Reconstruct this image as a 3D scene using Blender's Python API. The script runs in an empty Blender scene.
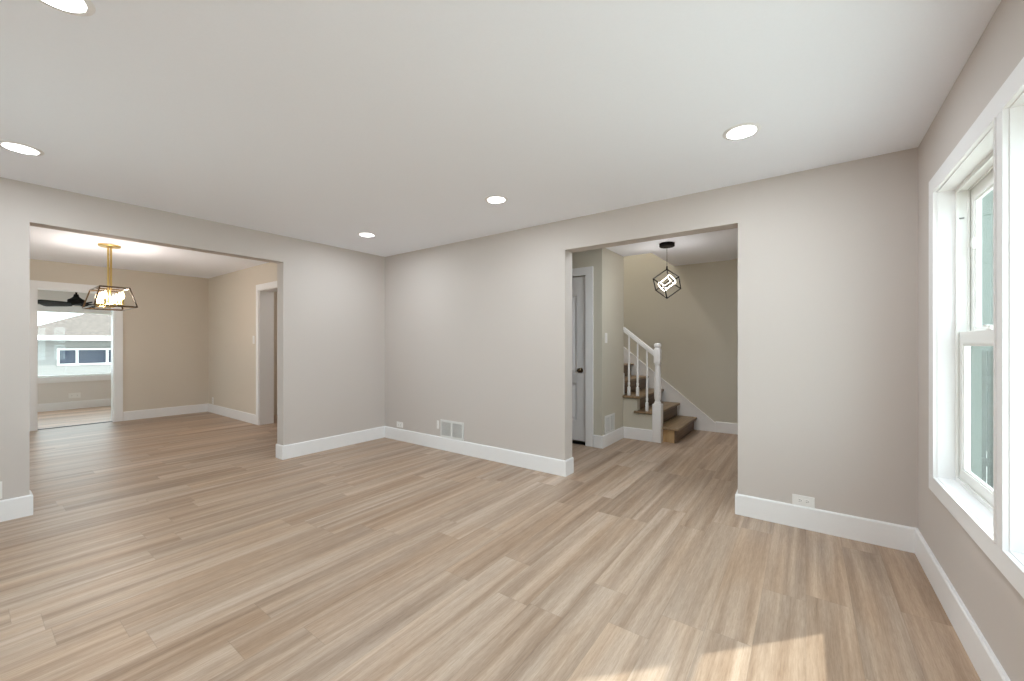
import bpy, bmesh, math, random
from mathutils import Vector, Matrix
random.seed(7)
S = bpy.context.scene
COL = S.collection
PI = math.pi

# ------------------------------------------------------------------ camera
YAW = math.radians(36.13)
FPX, HORIZON, EYE = 402.7, 344.5, 1.254
cam_data = bpy.data.cameras.new('camera')
cam_data.sensor_width = 36.0
cam_data.lens = FPX / 1024.0 * 36.0
cam_data.shift_x = 0.0
cam_data.shift_y = (HORIZON - 340.5) / 1024.0
cam_data.clip_start = 0.02
cam = bpy.data.objects.new('camera', cam_data)
COL.objects.link(cam)
cam.location = (0, 0, EYE)
cam.rotation_euler = (math.radians(90), 0, YAW)
S.camera = cam

# ------------------------------------------------------------------ view, world, sun
S.view_settings.view_transform = 'Standard'
S.view_settings.look = 'None'
S.view_settings.gamma = 1.0
S.view_settings.use_curve_mapping = False
S.view_settings.exposure = 0.30
try:
    S.cycles.use_denoising = True
    S.cycles.max_bounces = 12
    S.cycles.diffuse_bounces = 8
    S.cycles.glossy_bounces = 5
    S.cycles.transparent_max_bounces = 16
    S.cycles.sample_clamp_indirect = 8.0
    S.cycles.caustics_refractive = False
    S.cycles.caustics_reflective = False
except Exception:
    pass

SKY_STRENGTH = 5.2
SUN_STRENGTH = 4.8
W_CAN = 8.3           # watts of each recessed light
W_CHAND = 13.0
W_PEND = 5.2
W_UP = 38.0
W_FOY = 10.0
W_HALL = 3.5
K_LAMP = 1.0           # glow of the visible bulbs and lenses

world = bpy.data.worlds.new('world')
S.world = world
world.use_nodes = True
wn = world.node_tree
wn.nodes.clear()
wo = wn.nodes.new('ShaderNodeOutputWorld')
wb = wn.nodes.new('ShaderNodeBackground')
sky = wn.nodes.new('ShaderNodeTexSky')
sky.sky_type = 'HOSEK_WILKIE'
sky.turbidity = 6.0
sky.ground_albedo = 0.5
sky.sun_direction = Vector((0.79, 0.868, 1.0)).normalized()
mixw = wn.nodes.new('ShaderNodeMixRGB')
mixw.inputs[0].default_value = 0.82
mixw.inputs[2].default_value = (0.80, 0.90, 1.0, 1)
wn.links.new(sky.outputs[0], mixw.inputs[1])
wn.links.new(mixw.outputs[0], wb.inputs[0])
wb.inputs[1].default_value = SKY_STRENGTH
wn.links.new(wb.outputs[0], wo.inputs[0])

sun_d = bpy.data.lights.new('sun', 'SUN')
sun_d.energy = SUN_STRENGTH
sun_d.color = (1.0, 0.95, 0.90)
sun_d.angle = math.radians(0.9)
sun = bpy.data.objects.new('sun', sun_d)
COL.objects.link(sun)
sun.location = (6, 7, 8)
sun.rotation_euler = Vector((-0.79, -0.868, -1.0)).to_track_quat('-Z', 'Y').to_euler()


def portal(name, loc, rot, sx, sy):
    d = bpy.data.lights.new(name, 'AREA')
    d.shape = 'RECTANGLE'
    d.size, d.size_y = sx, sy
    d.cycles.is_portal = True
    o = bpy.data.objects.new(name, d)
    COL.objects.link(o)
    o.location, o.rotation_euler = loc, rot
    return o


# sky portals in the window openings (they only guide the sky's own light)
portal('sky_portal', (0.70, 2.50, 1.30), (0, math.radians(90), 0), 1.5, 0.84)
portal('sky_portal', (0.70, 1.30, 1.30), (0, math.radians(90), 0), 1.5, 1.44)
portal('sky_portal', (0.70, 0.10, 1.30), (0, math.radians(90), 0), 1.5, 0.84)
portal('sky_portal', (-11.70, 1.35, 1.27), (0, math.radians(-90), 0), 1.3, 2.1)
portal('sky_portal', (-7.1, -1.78, 1.40), (math.radians(-90), 0, 0), 1.8, 1.4)

portal('sky_portal', (-3.1, -0.80, 1.32), (math.radians(-90), 0, 0), 1.1, 1.35)
portal('sky_portal', (-10.35, -1.99, 1.30), (math.radians(-90), 0, 0), 1.6, 1.3)

# ------------------------------------------------------------------ materials
def srgb(r, g, b):
    f = lambda c: (c / 255.0 / 12.92) if c / 255.0 <= 0.04045 else (((c / 255.0) + 0.055) / 1.055) ** 2.4
    return (f(r), f(g), f(b), 1.0)


def new_mat(name):
    m = bpy.data.materials.new(name)
    m.use_nodes = True
    nt = m.node_tree
    return m, nt, nt.nodes['Principled BSDF']


def paint(name, col, rough=0.6, spec=0.35, bump=0.04, scale=160.0, metal=0.0, var=0.015):
    m, nt, b = new_mat(name)
    tc = nt.nodes.new('ShaderNodeTexCoord')
    n = nt.nodes.new('ShaderNodeTexNoise')
    n.inputs['Scale'].default_value = scale
    n.inputs['Detail'].default_value = 3
    nt.links.new(tc.outputs['Object'], n.inputs['Vector'])
    mx = nt.nodes.new('ShaderNodeMixRGB')
    mx.blend_type = 'MULTIPLY'
    mx.inputs[0].default_value = 1.0
    mx.inputs[1].default_value = col
    mr = nt.nodes.new('ShaderNodeMapRange')
    mr.inputs[3].default_value = 1 - var
    mr.inputs[4].default_value = 1 + var
    nt.links.new(n.outputs[0], mr.inputs[0])
    nt.links.new(mr.outputs[0], mx.inputs[2])
    nt.links.new(mx.outputs[0], b.inputs['Base Color'])
    b.inputs['Roughness'].default_value = rough
    b.inputs['Specular IOR Level'].default_value = spec
    b.inputs['Metallic'].default_value = metal
    if bump:
        bp = nt.nodes.new('ShaderNodeBump')
        bp.inputs['Strength'].default_value = bump
        bp.inputs['Distance'].default_value = 0.002
        nt.links.new(n.outputs[0], bp.inputs['Height'])
        nt.links.new(bp.outputs[0], b.inputs['Normal'])
    return m


def emis(name, col, strength, base=(0.9, 0.9, 0.9, 1)):
    m, nt, b = new_mat(name)
    b.inputs['Base Color'].default_value = base
    b.inputs['Emission Color'].default_value = col
    b.inputs['Emission Strength'].default_value = strength * K_LAMP
    tc = nt.nodes.new('ShaderNodeTexCoord')
    return m


def plank_floor(name, hue=(1, 1, 1), length=1.22, width=0.18):
    m, nt, b = new_mat(name)
    N, L = nt.nodes, nt.links

    def math_(op, a, bb=None, c=None):
        n = N.new('ShaderNodeMath')
        n.operation = op
        for i, v in enumerate((a, bb, c)):
            if v is None:
                continue
            if isinstance(v, (int, float)):
                n.inputs[i].default_value = v
            else:
                L.new(v, n.inputs[i])
        return n.outputs[0]
    tc = N.new('ShaderNodeTexCoord')
    sp = N.new('ShaderNodeSeparateXYZ')
    L.new(tc.outputs['Object'], sp.inputs[0])
    x, y = sp.outputs[0], sp.outputs[1]
    rowf = math_('DIVIDE', math_('ADD', x, 50.04), width)
    row = math_('FLOOR', rowf)
    wn1 = N.new('ShaderNodeTexWhiteNoise')
    wn1.noise_dimensions = '1D'
    L.new(row, wn1.inputs['W'])
    colf = math_('ADD', math_('DIVIDE', math_('ADD', y, 50.0), length), math_('MULTIPLY', wn1.outputs['Value'], 3.0))
    colm = math_('FLOOR', colf)
    cmb = N.new('ShaderNodeCombineXYZ')
    L.new(row, cmb.inputs[0])
    L.new(colm, cmb.inputs[1])
    wn2 = N.new('ShaderNodeTexWhiteNoise')
    wn2.noise_dimensions = '3D'
    L.new(cmb.outputs[0], wn2.inputs['Vector'])
    pid = wn2.outputs['Value']
    sc = N.new('ShaderNodeSeparateColor')
    L.new(wn2.outputs['Color'], sc.inputs[0])
    # grain coordinates: slid by the plank's own number, stretched along the plank
    off = math_('MULTIPLY', pid, 37.0)

    def grain(sx, sy, detail, rough=0.55, dist=0.0):
        c = N.new('ShaderNodeCombineXYZ')
        L.new(math_('MULTIPLY', x, sx), c.inputs[0])
        L.new(math_('MULTIPLY', y, sy), c.inputs[1])
        L.new(off, c.inputs[2])
        n = N.new('ShaderNodeTexNoise')
        n.inputs['Scale'].default_value = 1.0
        n.inputs['Detail'].default_value = detail
        n.inputs['Roughness'].default_value = rough
        n.inputs['Distortion'].default_value = dist
        L.new(c.outputs[0], n.inputs['Vector'])
        return n.outputs[0]
    g_band = grain(15.0, 0.55, 2.0, 0.5, 0.25)      # wide light / dark figure
    g_cath = grain(42.0, 1.4, 3.0, 0.6, 0.7)
    g_fine = grain(190.0, 11.0, 4.0, 0.7, 0.4)
    g_pore = grain(520.0, 26.0, 2.0, 0.7)
    g_warm = grain(7.0, 0.9, 2.0, 0.5, 0.3)

    ramp = N.new('ShaderNodeValToRGB')
    e = ramp.color_ramp.elements
    e[0].position, e[0].color = 0.24, srgb(134, 111, 92)
    e[1].position, e[1].color = 0.76, srgb(201, 182, 165)
    k = ramp.color_ramp.elements.new(0.5)
    k.color = srgb(171, 150, 131)
    mixv = math_('ADD', math_('MULTIPLY', g_band, 0.72), math_('MULTIPLY', g_cath, 0.34))
    mixv = math_('ADD', mixv, math_('MULTIPLY', g_fine, 0.44))
    mixv = math_('ADD', mixv, math_('MULTIPLY', math_('SUBTRACT', pid, 0.5), 0.13))
    mixv = math_('SUBTRACT', mixv, 0.255)
    L.new(mixv, ramp.inputs[0])

    warm = N.new('ShaderNodeMixRGB')
    warm.blend_type = 'MULTIPLY'
    warm.inputs[2].default_value = (1.0, 0.90, 0.79, 1)
    wm = N.new('ShaderNodeMapRange')
    wm.inputs[1].default_value, wm.inputs[2].default_value = 0.38, 0.72
    wm.inputs[3].default_value, wm.inputs[4].default_value = 0.0, 0.75
    L.new(math_('ADD', g_warm, math_('MULTIPLY', math_('SUBTRACT', sc.outputs[1], 0.5), 0.22)), wm.inputs[0])
    L.new(wm.outputs[0], warm.inputs[0])
    L.new(ramp.outputs[0], warm.inputs[1])

    pore = N.new('ShaderNodeMixRGB')
    pore.blend_type = 'MULTIPLY'
    pm = N.new('ShaderNodeMapRange')
    pm.inputs[1].default_value, pm.inputs[2].default_value = 0.55, 0.72
    pm.inputs[3].default_value, pm.inputs[4].default_value = 0.0, 0.6
    L.new(g_pore, pm.inputs[0])
    L.new(pm.outputs[0], pore.inputs[0])
    L.new(warm.outputs[0], pore.inputs[1])
    pore.inputs[2].default_value = (0.74, 0.68, 0.62, 1)

    # seams
    fx = math_('FRACT', rowf)
    fy = math_('FRACT', colf)
    dx = math_('MULTIPLY', math_('MINIMUM', fx, math_('SUBTRACT', 1.0, fx)), width)
    dy = math_('MULTIPLY', math_('MINIMUM', fy, math_('SUBTRACT', 1.0, fy)), length)
    d = math_('MINIMUM', dx, dy)
    sm = N.new('ShaderNodeMapRange')
    sm.inputs[1].default_value, sm.inputs[2].default_value = 0.0005, 0.0018
    sm.inputs[3].default_value, sm.inputs[4].default_value = 0.80, 1.0
    L.new(d, sm.inputs[0])
    seam = N.new('ShaderNodeMixRGB')
    seam.blend_type = 'MULTIPLY'
    seam.inputs[0].default_value = 1.0
    L.new(pore.outputs[0], seam.inputs[1])
    L.new(sm.outputs[0], seam.inputs[2])
    tint = N.new('ShaderNodeMixRGB')
    tint.blend_type = 'MULTIPLY'
    tint.inputs[0].default_value = 1.0
    tint.inputs[2].default_value = (hue[0], hue[1], hue[2], 1)
    L.new(seam.outputs[0], tint.inputs[1])
    L.new(tint.outputs[0], b.inputs['Base Color'])
    rr = N.new('ShaderNodeMapRange')
    rr.inputs[3].default_value, rr.inputs[4].default_value = 0.35, 0.46
    L.new(g_fine, rr.inputs[0])
    L.new(rr.outputs[0], b.inputs['Roughness'])
    b.inputs['Specular IOR Level'].default_value = 0.5
    bp = N.new('ShaderNodeBump')
    bp.inputs['Strength'].default_value = 0.25
    bp.inputs['Distance'].default_value = 0.001
    hgt = math_('ADD', math_('MULTIPLY', sm.outputs[0], 1.2), math_('MULTIPLY', g_fine, 0.5))
    L.new(hgt, bp.inputs['Height'])
    L.new(bp.outputs[0], b.inputs['Normal'])
    return m


def wood(name, dark, light, axis=1):
    m, nt, b = new_mat(name)
    tc = nt.nodes.new('ShaderNodeTexCoord')
    mp = nt.nodes.new('ShaderNodeMapping')
    s = [38, 38, 38]
    s[axis] = 1.8
    mp.inputs['Scale'].default_value = s
    n = nt.nodes.new('ShaderNodeTexNoise')
    n.inputs['Scale'].default_value = 1.0
    n.inputs['Detail'].default_value = 4
    n.inputs['Distortion'].default_value = 0.4
    r = nt.nodes.new('ShaderNodeValToRGB')
    r.color_ramp.elements[0].position, r.color_ramp.elements[0].color = 0.3, dark
    r.color_ramp.elements[1].position, r.color_ramp.elements[1].color = 0.7, light
    nt.links.new(tc.outputs['Object'], mp.inputs[0])
    nt.links.new(mp.outputs[0], n.inputs['Vector'])
    nt.links.new(n.outputs[0], r.inputs[0])
    nt.links.new(r.outputs[0], b.inputs['Base Color'])
    b.inputs['Roughness'].default_value = 0.42
    return m


def glass(name, tint=(1, 1, 1, 1), refl=0.06):
    m = bpy.data.materials.new(name)
    m.use_nodes = True
    nt = m.node_tree
    nt.nodes.clear()
    out = nt.nodes.new('ShaderNodeOutputMaterial')
    tr = nt.nodes.new('ShaderNodeBsdfTransparent')
    tr.inputs[0].default_value = tint
    gl = nt.nodes.new('ShaderNodeBsdfGlossy')
    gl.inputs['Roughness'].default_value = 0.02
    mx = nt.nodes.new('ShaderNodeMixShader')
    # Schlick reflectance, the same from either face of the pane
    ge = nt.nodes.new('ShaderNodeNewGeometry')
    dp = nt.nodes.new('ShaderNodeVectorMath')
    dp.operation = 'DOT_PRODUCT'
    nt.links.new(ge.outputs['Incoming'], dp.inputs[0])
    nt.links.new(ge.outputs['Normal'], dp.inputs[1])

    def mth(op, a, b=None):
        n = nt.nodes.new('ShaderNodeMath')
        n.operation = op
        for i, v in enumerate((a, b)):
            if v is None:
                continue
            if isinstance(v, (int, float)):
                n.inputs[i].default_value = v
            else:
                nt.links.new(v, n.inputs[i])
        return n.outputs[0]
    f5 = mth('POWER', mth('SUBTRACT', 1.0, mth('ABSOLUTE', dp.outputs['Value'])), 5.0)

    class mr:
        outputs = [mth('ADD', mth('MULTIPLY', f5, 0.45), 0.03)]
    nt.links.new(mr.outputs[0], mx.inputs[0])
    nt.links.new(tr.outputs[0], mx.inputs[1])
    nt.links.new(gl.outputs[0], mx.inputs[2])
    nt.links.new(mx.outputs[0], out.inputs[0])
    return m


def siding(name, col, pitch=0.11, dark=0.72, axis='Z'):
    """lapped boards: a thin shadow line at each lap, as bump and groove colour"""
    m, nt, b = new_mat(name)
    tc = nt.nodes.new('ShaderNodeTexCoord')
    sp = nt.nodes.new('ShaderNodeSeparateXYZ')
    nt.links.new(tc.outputs['Object'], sp.inputs[0])
    a = nt.nodes.new('ShaderNodeMath'); a.operation = 'DIVIDE'; a.inputs[1].default_value = pitch
    nt.links.new(sp.outputs[axis], a.inputs[0])
    f = nt.nodes.new('ShaderNodeMath'); f.operation = 'FRACT'
    nt.links.new(a.outputs[0], f.inputs[0])
    mr = nt.nodes.new('ShaderNodeMapRange')
    mr.inputs[1].default_value, mr.inputs[2].default_value = 0.0, 0.10
    mr.inputs[3].default_value, mr.inputs[4].default_value = dark, 1.0
    nt.links.new(f.outputs[0], mr.inputs[0])
    mx = nt.nodes.new('ShaderNodeMixRGB'); mx.blend_type = 'MULTIPLY'; mx.inputs[0].default_value = 1
    mx.inputs[1].default_value = col
    nt.links.new(mr.outputs[0], mx.inputs[2])
    nt.links.new(mx.outputs[0], b.inputs['Base Color'])
    b.inputs['Roughness'].default_value = 0.6
    bp = nt.nodes.new('ShaderNodeBump'); bp.inputs['Strength'].default_value = 0.6; bp.inputs['Distance'].default_value = 0.01
    nt.links.new(f.outputs[0], bp.inputs['Height'])
    nt.links.new(bp.outputs[0], b.inputs['Normal'])
    return m


def speckle(name, c0, c1, scale=9.0, rough=0.9):
    m, nt, b = new_mat(name)
    tc = nt.nodes.new('ShaderNodeTexCoord')
    n = nt.nodes.new('ShaderNodeTexNoise')
    n.inputs['Scale'].default_value = scale
    n.inputs['Detail'].default_value = 5
    r = nt.nodes.new('ShaderNodeValToRGB')
    r.color_ramp.elements[0].position, r.color_ramp.elements[0].color = 0.35, c0
    r.color_ramp.elements[1].position, r.color_ramp.elements[1].color = 0.65, c1
    nt.links.new(tc.outputs['Object'], n.inputs['Vector'])
    nt.links.new(n.outputs[0], r.inputs[0])
    nt.links.new(r.outputs[0], b.inputs['Base Color'])
    b.inputs['Roughness'].default_value = rough
    return m


M_WALL = paint('wall_paint_greige', srgb(202, 194, 188), 0.62, 0.3, 0.05)
M_FOYER = paint('wall_paint_foyer', srgb(202, 197, 183), 0.62, 0.3, 0.05)
M_DINING = paint('wall_paint_dining', srgb(213, 203, 189), 0.62, 0.3, 0.05)
M_SUNROOM = paint('wall_paint_sunroom', srgb(224, 219, 214), 0.62, 0.3, 0.05)
M_CEIL = paint('ceiling_paint', srgb(244, 247, 254), 0.75, 0.2, 0.06, 110)
M_TRIM = paint('trim_paint_white', srgb(238, 237, 237), 0.38, 0.45, 0.015, 60)
M_VINYL = paint('window_vinyl_white', srgb(238, 238, 235), 0.35, 0.45, 0.0, 60)
M_DOOR = paint('door_paint_white', srgb(224, 222, 222), 0.4, 0.4, 0.015, 60)
M_PLASTIC = paint('plastic_white', srgb(236, 234, 231), 0.35, 0.45, 0.0, 60)
M_SLOT = paint('slot_dark', srgb(60, 58, 56), 0.6, 0.2, 0.0)
M_SHADE_STOP = paint('duct_shade_and_stop_grey', srgb(138, 136, 134), 0.7, 0.2, 0.0)  # shade inside the vents, and the grey of the track stop
M_GRILLE = paint('register_enamel', srgb(222, 221, 218), 0.4, 0.4, 0.0)
M_FLOOR = plank_floor('vinyl_plank_floor')
M_FLOOR_SUN = plank_floor('pale_plank_floor', (1.38, 1.30, 1.31), 0.9, 0.12)
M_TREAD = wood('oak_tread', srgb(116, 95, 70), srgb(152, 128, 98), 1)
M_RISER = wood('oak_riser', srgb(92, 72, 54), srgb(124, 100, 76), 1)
M_RISER_END = wood('oak_end_board', srgb(172, 138, 96), srgb(196, 164, 120), 2)
M_BRASS = paint('brushed_brass', srgb(214, 186, 122), 0.34, 0.5, 0.0, 200, metal=1.0)
M_IRON = paint('black_iron', srgb(30, 26, 23), 0.75, 0.15, 0.0)
M_BRONZE = paint('bronze_frame', srgb(84, 66, 44), 0.35, 0.5, 0.0, 100, metal=0.6)
M_FAN = paint('fan_black', srgb(28, 27, 27), 0.7, 0.2, 0.0)
M_NICKEL = paint('door_knob_metal', srgb(120, 104, 84), 0.25, 0.5, 0.0, 100, metal=1.0)
M_CAN = emis('downlight_lens_glow', (1.0, 0.97, 0.92, 1), 6.0)
M_BULB = emis('warm_bulb_glow', (1.0, 0.74, 0.44, 1), 4.5)
M_LED = emis('led_strip_glow', (1.0, 0.90, 0.76, 1), 2.6)
M_GLASS = glass('window_glass', (0.915, 0.955, 0.93, 1))
M_CLEAR = glass('clear_bulb_glass')
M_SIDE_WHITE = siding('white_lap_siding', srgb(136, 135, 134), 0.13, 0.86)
M_SIDE_GREEN = siding('pale_green_siding', srgb(108, 114, 108), 0.30, 0.86, 'X')
M_ROOF = speckle('brown_shingles', srgb(84, 74, 69), srgb(106, 95, 88), 14)
M_FENCE = paint('fence_paint', srgb(84, 89, 85), 0.7, 0.2, 0.05, 40, 0.0, 0.10)
M_BOARD_FRAME_SHADE = paint('green_trim_and_frame_shade', srgb(108, 116, 110), 0.6, 0.3, 0.0)  # house trim; on the window frames it paints in shade
M_PANE_DARK = paint('dark_house_glass', srgb(58, 66, 82), 0.12, 0.6, 0.0)
M_GRASS = speckle('lawn_and_gravel', srgb(196, 194, 188), srgb(218, 216, 210), 2.0)
M_BRICK = paint('exterior_render', srgb(200, 196, 188), 0.8, 0.2, 0.1, 30)

# ------------------------------------------------------------------ helpers
def add_box(bm, x0, x1, y0, y1, z0, z1, bev=0.0):
    r = bmesh.ops.create_cube(bm, size=1.0)
    vs = r['verts']
    sx, sy, sz = abs(x1 - x0), abs(y1 - y0), abs(z1 - z0)
    c = Vector(((x0 + x1) / 2, (y0 + y1) / 2, (z0 + z1) / 2))
    for v in vs:
        v.co = Vector((v.co.x * sx, v.co.y * sy, v.co.z * sz)) + c
    if bev > 0:
        es = list({e for v in vs for e in v.link_edges})
        bmesh.ops.bevel(bm, geom=es, offset=min(bev, 0.45 * min(sx, sy, sz)), segments=2, affect='EDGES', profile=0.6)
    return vs


def add_tube(bm, p0, p1, r, seg=12, r2=None):
    p0, p1 = Vector(p0), Vector(p1)
    d = p1 - p0
    res = bmesh.ops.create_cone(bm, cap_ends=True, segments=seg, radius1=r, radius2=r if r2 is None else r2, depth=d.length)
    q = d.to_track_quat('Z', 'Y').to_matrix().to_4x4()
    mat = Matrix.Translation((p0 + p1) / 2) @ q
    for v in res['verts']:
        v.co = mat @ v.co
    return res['verts']


def add_bar(bm, p0, p1, w):
    """square bar from p0 to p1"""
    return add_tube(bm, p0, p1, w * 0.7071, 4)


def add_lathe(bm, prof, seg=24, mat=Matrix.Identity(4)):
    rings = []
    for (r, z) in prof:
        if r < 1e-5:
            rings.append([bm.verts.new(mat @ Vector((0, 0, z)))])
        else:
            rings.append([bm.verts.new(mat @ Vector((r * math.cos(2 * PI * i / seg), r * math.sin(2 * PI * i / seg), z))) for i in range(seg)])
    for a, b in zip(rings, rings[1:]):
        if len(a) == 1 and len(b) == 1:
            continue
        for i in range(seg):
            j = (i + 1) % seg
            if len(a) == 1:
                bm.faces.new((a[0], b[j], b[i]))
            elif len(b) == 1:
                bm.faces.new((a[i], a[j], b[0]))
            else:
                bm.faces.new((a[i], a[j], b[j], b[i]))
    for ring, flip in ((rings[0], True), (rings[-1], False)):
        if len(ring) > 1:
            bm.faces.new(ring[::-1] if flip else ring)


def add_prism(bm, pts, axis, a, b):
    """polygon pts in the plane across `axis`, run from a to b"""
    def mk(p, t):
        if axis == 'y':
            return Vector((p[0], t, p[1]))
        if axis == 'x':
            return Vector((t, p[0], p[1]))
        return Vector((p[0], p[1], t))
    A = [bm.verts.new(mk(p, a)) for p in pts]
    B = [bm.verts.new(mk(p, b)) for p in pts]
    n = len(pts)
    bm.faces.new(A)
    bm.faces.new(B[::-1])
    for i in range(n):
        bm.faces.new((A[i], B[i], B[(i + 1) % n], A[(i + 1) % n]))


def add_pathtube(bm, pts, r, closed=False, seg=8):
    n = len(pts)
    pts = [Vector(p) for p in pts]
    rings = []
    ref = None
    for i, p in enumerate(pts):
        a = pts[(i - 1) % n] if (closed or i > 0) else p
        b = pts[(i + 1) % n] if (closed or i < n - 1) else p
        t = (b - a).normalized()
        if ref is None:
            ref = t.orthogonal().normalized()
        ref = (ref - t * ref.dot(t)).normalized()
        s = t.cross(ref)
        rings.append([bm.verts.new(p + ref * (r * math.cos(2 * PI * k / seg)) + s * (r * math.sin(2 * PI * k / seg))) for k in range(seg)])
    m = n if closed else n - 1
    for i in range(m):
        A, B = rings[i], rings[(i + 1) % n]
        if closed and i == n - 1:
            # match the nearest rotation
            best = min(range(seg), key=lambda o: (A[0].co - B[o].co).length)
            B = B[best:] + B[:best]
        for k in range(seg):
            bm.faces.new((A[k], A[(k + 1) % seg], B[(k + 1) % seg], B[k]))
    if not closed:
        bm.faces.new(rings[0][::-1])
        bm.faces.new(rings[-1])


def finish(bm, smooth_angle=None):
    bmesh.ops.recalc_face_normals(bm, faces=bm.faces)


def obj(name, bm, mat, parent=None, origin=None, smooth=False):
    finish(bm)
    if origin is not None:
        bmesh.ops.translate(bm, verts=bm.verts, vec=-Vector(origin))
    me = bpy.data.meshes.new(name)
    bm.to_mesh(me)
    bm.free()
    me.materials.append(mat)
    if smooth:
        for p in me.polygons:
            p.use_smooth = True
        try:
            me.set_sharp_from_angle(angle=math.radians(40))
        except Exception:
            pass
    o = bpy.data.objects.new(name, me)
    COL.objects.link(o)
    if origin is not None:
        o.location = origin
    if parent is not None:
        o.parent = parent
    return o


def tag(o, label, cat=None, group=None, kind=None):
    o['label'] = label
    if cat:
        o['category'] = cat
    if group:
        o['group'] = group
    if kind:
        o['kind'] = kind
    return o


def thing(name, label, cat, loc=(0, 0, 0), rotz=0.0, group=None, kind=None):
    o = bpy.data.objects.new(name, None)
    COL.objects.link(o)
    o.empty_display_size = 0.1
    o.location = loc
    o.rotation_euler = (0, 0, rotz)
    return tag(o, label, cat, group, kind)


def boxes(*bs):
    bm = bmesh.new()
    for b in bs:
        add_box(bm, *b)
    return bm


def struct(name, bm, mat, label, cat, origin=None):
    o = obj(name, bm, mat, None, origin)
    return tag(o, label, cat, None, 'structure')


def dup(root):
    r = root.copy()
    COL.objects.link(r)
    for ch in list(root.children):
        c = ch.copy()
        COL.objects.link(c)
        c.parent = r
        for g in list(ch.children):
            d = g.copy()
            COL.objects.link(d)
            d.parent = c
    return r


# ------------------------------------------------------------------ plan (metres)
XL, XR, YB, YF = -4.61, 0.544, 3.395, -0.62      # living room
H = 2.44
T = 0.145                                         # partition thickness
XW = XR + 0.134                                   # outer face of the window wall
OZ = 2.155                                        # head height of the two cased-off openings
LY0, LY1 = 0.300, 2.080                           # opening to the dining room
BX0, BX1 = -1.853, -0.408                         # opening to the foyer
XD = -9.05                                        # dining room's far wall
YD = 2.744                                        # dining room's side wall
YDF = -1.60
HD = 2.49                                         # dining ceiling
XS = -11.50                                       # sunroom's window wall
YST = 6.40                                        # stair wall
YC, XC = 4.575, -1.992                            # closet corner
YK = 5.27                                         # knee wall / stair side
FXR = 0.55                                        # foyer's right wall

# ------------------------------------------------------------------ floors and ceilings
struct('floor', boxes((XD - 0.06, XW, YDF - 0.2, YST + 0.15, -0.10, 0.0)), M_FLOOR,
       'light oak vinyl plank floor running through the rooms', 'floor')
struct('floor_sunroom', boxes((XS - 0.2, XD - 0.062, YDF - 0.2, 3.4, -0.10, 0.0)), M_FLOOR_SUN,
       'pale plank floor of the room beyond the dining room', 'floor')
struct('trim_threshold', boxes((XD - 0.088, XD - 0.050, 0.63, 1.47, 0.0, 0.006)), M_SLOT,
       'thin dark threshold strip in the far doorway', 'threshold')
struct('ceiling', boxes((XL - T, XW, YF - 0.15, YB + T, H, H + 0.16)), M_CEIL,
       'flat white ceiling of the empty living room', 'ceiling')
struct('ceiling_dining', boxes((XD - T, XL - T - 0.001, YDF - 0.18, YD + 0.2, HD, HD + 0.12)), M_CEIL,
       'flat white ceiling of the dining room', 'ceiling')
struct('ceiling_sunroom', boxes((XS - 0.2, XD - T - 0.001, YDF - 0.2, 3.4, 2.34, 2.48)), M_CEIL,
       'low white ceiling of the sunroom', 'ceiling')
# foyer ceiling with the stair well cut out of it
struct('ceiling_hallway', boxes((-4.6, -1.6205, YB + T + 0.001, 5.30, H + 0.005, H + 0.3)), M_CEIL,
       'white ceiling of the hallway in front of the closet', 'ceiling')
struct('ceiling_foyer', boxes((-1.62, FXR + 0.15, YB + T + 0.001, YST + 0.12, H + 0.005, H + 0.3)), M_CEIL,
       'white foyer ceiling with the stairwell opening', 'ceiling')

# ------------------------------------------------------------------ walls of the living room
struct('wall_left', boxes((XL - T, XL, YF - 0.15, LY0, 0, H), (XL - T, XL, LY1, YB + T, 0, H),
                          (XL - T, XL, LY0, LY1, OZ, HD)), M_WALL,
       'greige wall with the wide opening to the dining room', 'wall')
struct('wall_back', boxes((XL, BX0, YB, YB + T, 0, H), (BX1, XR, YB, YB + T, 0, H),
                          (BX0, BX1, YB, YB + T, OZ, H)), M_WALL,
       'greige wall with the wide opening to the foyer', 'wall')
struct('wall_front', boxes((XL, -3.7, YF - 0.15, YF, 0, H), (-2.5, XR, YF - 0.15, YF, 0, H), (-3.7, -2.5, YF - 0.15, YF, 0, 0.6), (-3.7, -2.5, YF - 0.15, YF, 2.05, H)), M_WALL, 'greige wall behind the camera', 'wall')
WZ0, WZ1 = 0.574, 2.031
WIN = [(2.084, 2.911, 'double'), (0.606, 2.018, 'fixed'), (-0.299, 0.528, 'double')]
rw = [(XR, XW, 2.911, YB + T, 0, H), (XR, XW, YF - 0.15, -0.299, 0, H),
      (XR, XW, -0.299, 2.911, 0, WZ0), (XR, XW, -0.299, 2.911, WZ1, H),
      (XR, XW, 2.018, 2.084, WZ0, WZ1), (XR, XW, 0.528, 0.606, WZ0, WZ1)]
struct('wall_right', boxes(*rw), M_WALL, 'greige wall holding the row of white windows', 'wall')

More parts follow.
